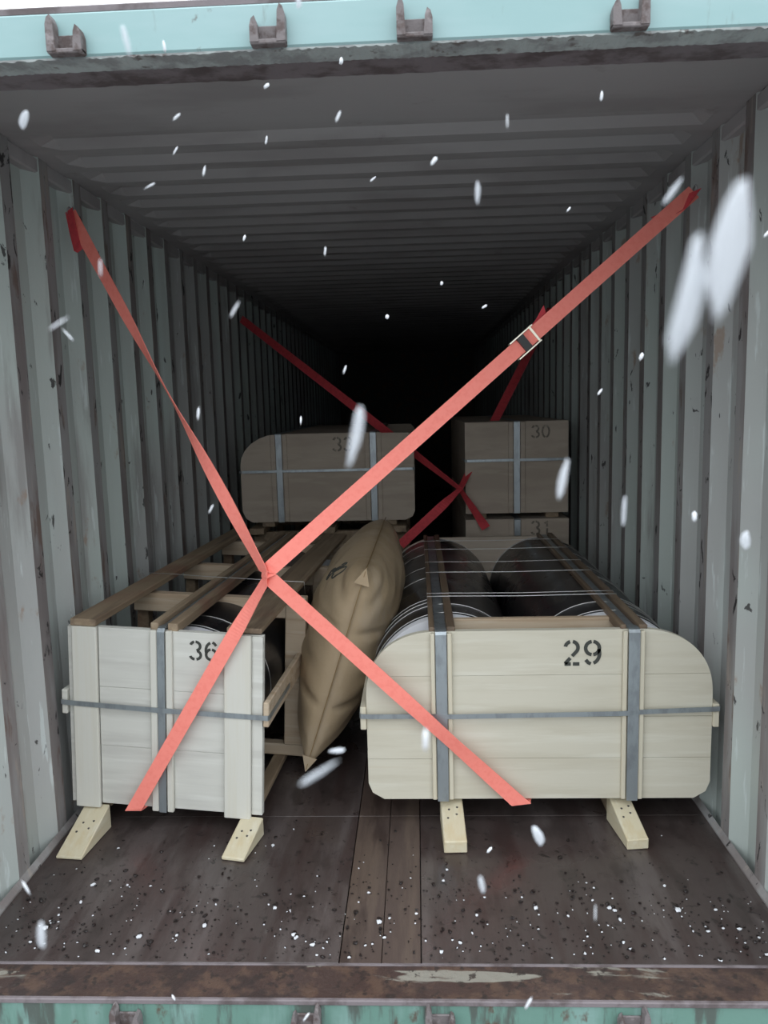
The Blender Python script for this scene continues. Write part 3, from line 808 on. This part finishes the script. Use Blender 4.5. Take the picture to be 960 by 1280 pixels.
flake('snowflake', 'pale snow clump falling at the lower left beside the left wall foot', (-0.0660, -1.4515, 1.2333), 0.0146, 0.0038, 2, 'large snow clumps falling before the container', 11, loose=True)
flake('snowflake', 'slim snowflake falling low between the two blunt chocks', (0.1752, -1.3641, 1.2047), 0.0128, 0.0029, -9, 'large snow clumps falling before the container', 12, loose=True)
flake('snowflake', 'stubby snow clump before the right wall, level with the rolls', (0.3676, -1.2767, 1.4084), 0.0121, 0.0054, 0, 'large snow clumps falling before the container', 13, loose=True)
flake('snowflake', 'slim upright snowflake before the right wall, behind-right of the square crate', (0.2704, -1.3275, 1.4373), 0.0192, 0.0024, 2, 'large snow clumps falling before the container', 14, loose=True)
flake('snowflake', 'snowflake cut off by the top edge, before the teal header', (0.0419, -1.0759, 1.8645), 0.0090, 0.0046, 0, 'large snow clumps falling before the container', 15, loose=True)
for i, (x, y, z, l, w, t, lab) in enumerate((
    (-0.173, -0.763, 1.968, 0.0153, 0.0041, -8, 'small snowflake before the teal header, midway between its two left brackets'),
    (0.010, -0.224, 2.160, 0.0153, 0.0074, 0, 'snowflake dot on the dark seam under the header, left of centre'),
    (-0.093, -0.476, 2.025, 0.0117, 0.0062, 40, 'tiny snowflake just under the header, below its second bracket from the left'),
    (-0.126, -0.892, 1.838, 0.0118, 0.0029, 50, 'slanting snowflake before the front of the roof, upper left'),
    (-0.197, -0.658, 1.874, 0.0149, 0.0027, 35, 'thin slanting snowflake before the roof, lower of the two at upper left'),
    (-0.128, -0.773, 1.812, 0.0145, 0.0033, 15, 'nearly upright small snowflake before the roof ribs, upper left'),
    (-0.150, -0.927, 1.755, 0.0142, 0.0021, 65, 'flattest-lying thin snowflake, before the roof ribs near the left wall'),
    (0.068, -1.003, 1.793, 0.0127, 0.0025, 25, 'small slanting snowflake before the roof front, left of centre'),
    (-0.070, -0.633, 1.891, 0.0139, 0.0028, 10, 'faint thin upright snowflake before the roof ribs, left of centre'),
    (0.072, -0.395, 1.896, 0.0139, 0.0033, 50, 'small slanting snowflake before the middle of the roof'),
    (0.394, -0.706, 1.906, 0.0138, 0.0034, 3, 'upright snowflake just under the header, near its rightmost bracket'),
    (0.221, -1.124, 1.742, 0.0121, 0.0013, 0, 'thin upright snowflake before the roof front, right of centre'),
    (0.166, -0.851, 1.791, 0.0132, 0.0045, 38, 'bright slanting snowflake before the middle of the roof ribs'),
    (0.017, -1.284, 1.575, 0.0131, 0.0017, 32, 'slanting snowflake beside the far left end of the rear crimson strap'),
    (-0.091, -0.999, 1.503, 0.0144, 0.0027, 8, 'upright snowflake before the left wall, right of the twisted strap'),
    (-0.084, -0.304, 1.481, 0.0155, 0.0043, 4, 'tiny upright snowflake in the dark just above the rounded back crate'),
    (0.081, -0.087, 1.694, 0.0104, 0.0083, 0, 'round snowflake dot in the dark middle of the container'),
    (0.289, -0.097, 1.708, 0.0137, 0.0055, 60, 'tiny flat snowflake in the dark, left of the zinc buckle'),
    (0.042, -0.728, 1.557, 0.0133, 0.0027, 20, 'faint snowflake in the dark, over the rear crimson strap'),
    (0.462, -0.673, 1.566, 0.0126, 0.0055, 15, 'snowflake before the right wall, below-left of the big blurred clumps'),
    (0.406, -0.662, 1.517, 0.0116, 0.0037, 35, 'small slanting snowflake before the dark part of the right wall'),
    (0.425, -1.012, 1.385, 0.0116, 0.0046, 0, 'small pale snowflake before the right wall ribs, above crate 29'),
    (-0.173, -0.326, 1.819, 0.0134, 0.0047, 20, 'tiny snowflake before the far roof ribs, above the rear strap end'),
    (0.023, -0.750, 1.712, 0.0128, 0.0026, 5, 'thin snowflake before the dark far roof, centre left'),
    (0.200, -0.073, 1.763, 0.0104, 0.0069, 0, 'snowflake dot before the dark far roof, right of centre'),
    (0.478, -0.039, 1.914, 0.0138, 0.0055, 40, 'tiny snowflake above the long strap, below the roof corner'),
    (-0.095, -0.955, 1.396, 0.0136, 0.0022, 30, 'thin slanting snowflake before the left wall, above the open crate'),
    (-0.203, -1.218, 1.105, 0.0137, 0.0022, -25, 'slanting snowflake low at the foot of the left wall'),
    (0.639, -0.654, 1.732, 0.0124, 0.0045, 40, 'snowflake at the right picture edge beside the big blurred clump'),
    (-0.049, -1.346, 1.595, 0.0116, 0.0012, 4, 'thin upright snowflake over the upper part of the twisted strap'),
    (-0.042, -1.426, 1.554, 0.0130, 0.0013, 60, 'longer arm of a slanting snowflake pair before the upper left wall'),
    (-0.149, -1.169, 1.572, 0.0120, 0.0016, -40, 'shorter arm of a slanting snowflake pair before the upper left wall'),
    (0.141, -1.448, 1.339, 0.0138, 0.0029, 0, 'pale snow clump over the strap on the front of crate 29'),
    (0.253, -0.533, 0.725, 0.0155, 0.0056, 40, 'small snowflake above the floor, right of the left blunt chock'),
    (0.233, -1.160, 0.950, 0.0142, 0.0024, 25, 'slanting snowflake at the bottom before the teal sill'),
    (-0.291, -0.639, 0.520, 0.0122, 0.0043, -20, 'tiny snowflake before the sill lip, lower left'),
    (-0.014, -0.943, 0.747, 0.0151, 0.0024, 35, 'slanting snowflake at the very bottom, before a sill bracket'),
    (0.259, -1.312, 1.149, 0.0147, 0.0011, 0, 'thin upright snowflake low before the floor, right of centre'))):
    flake('snowflake', lab, (x, y, z), l, w, t, 'small snowflakes in the air', 40+i, .22, 1, loose=l > .02)
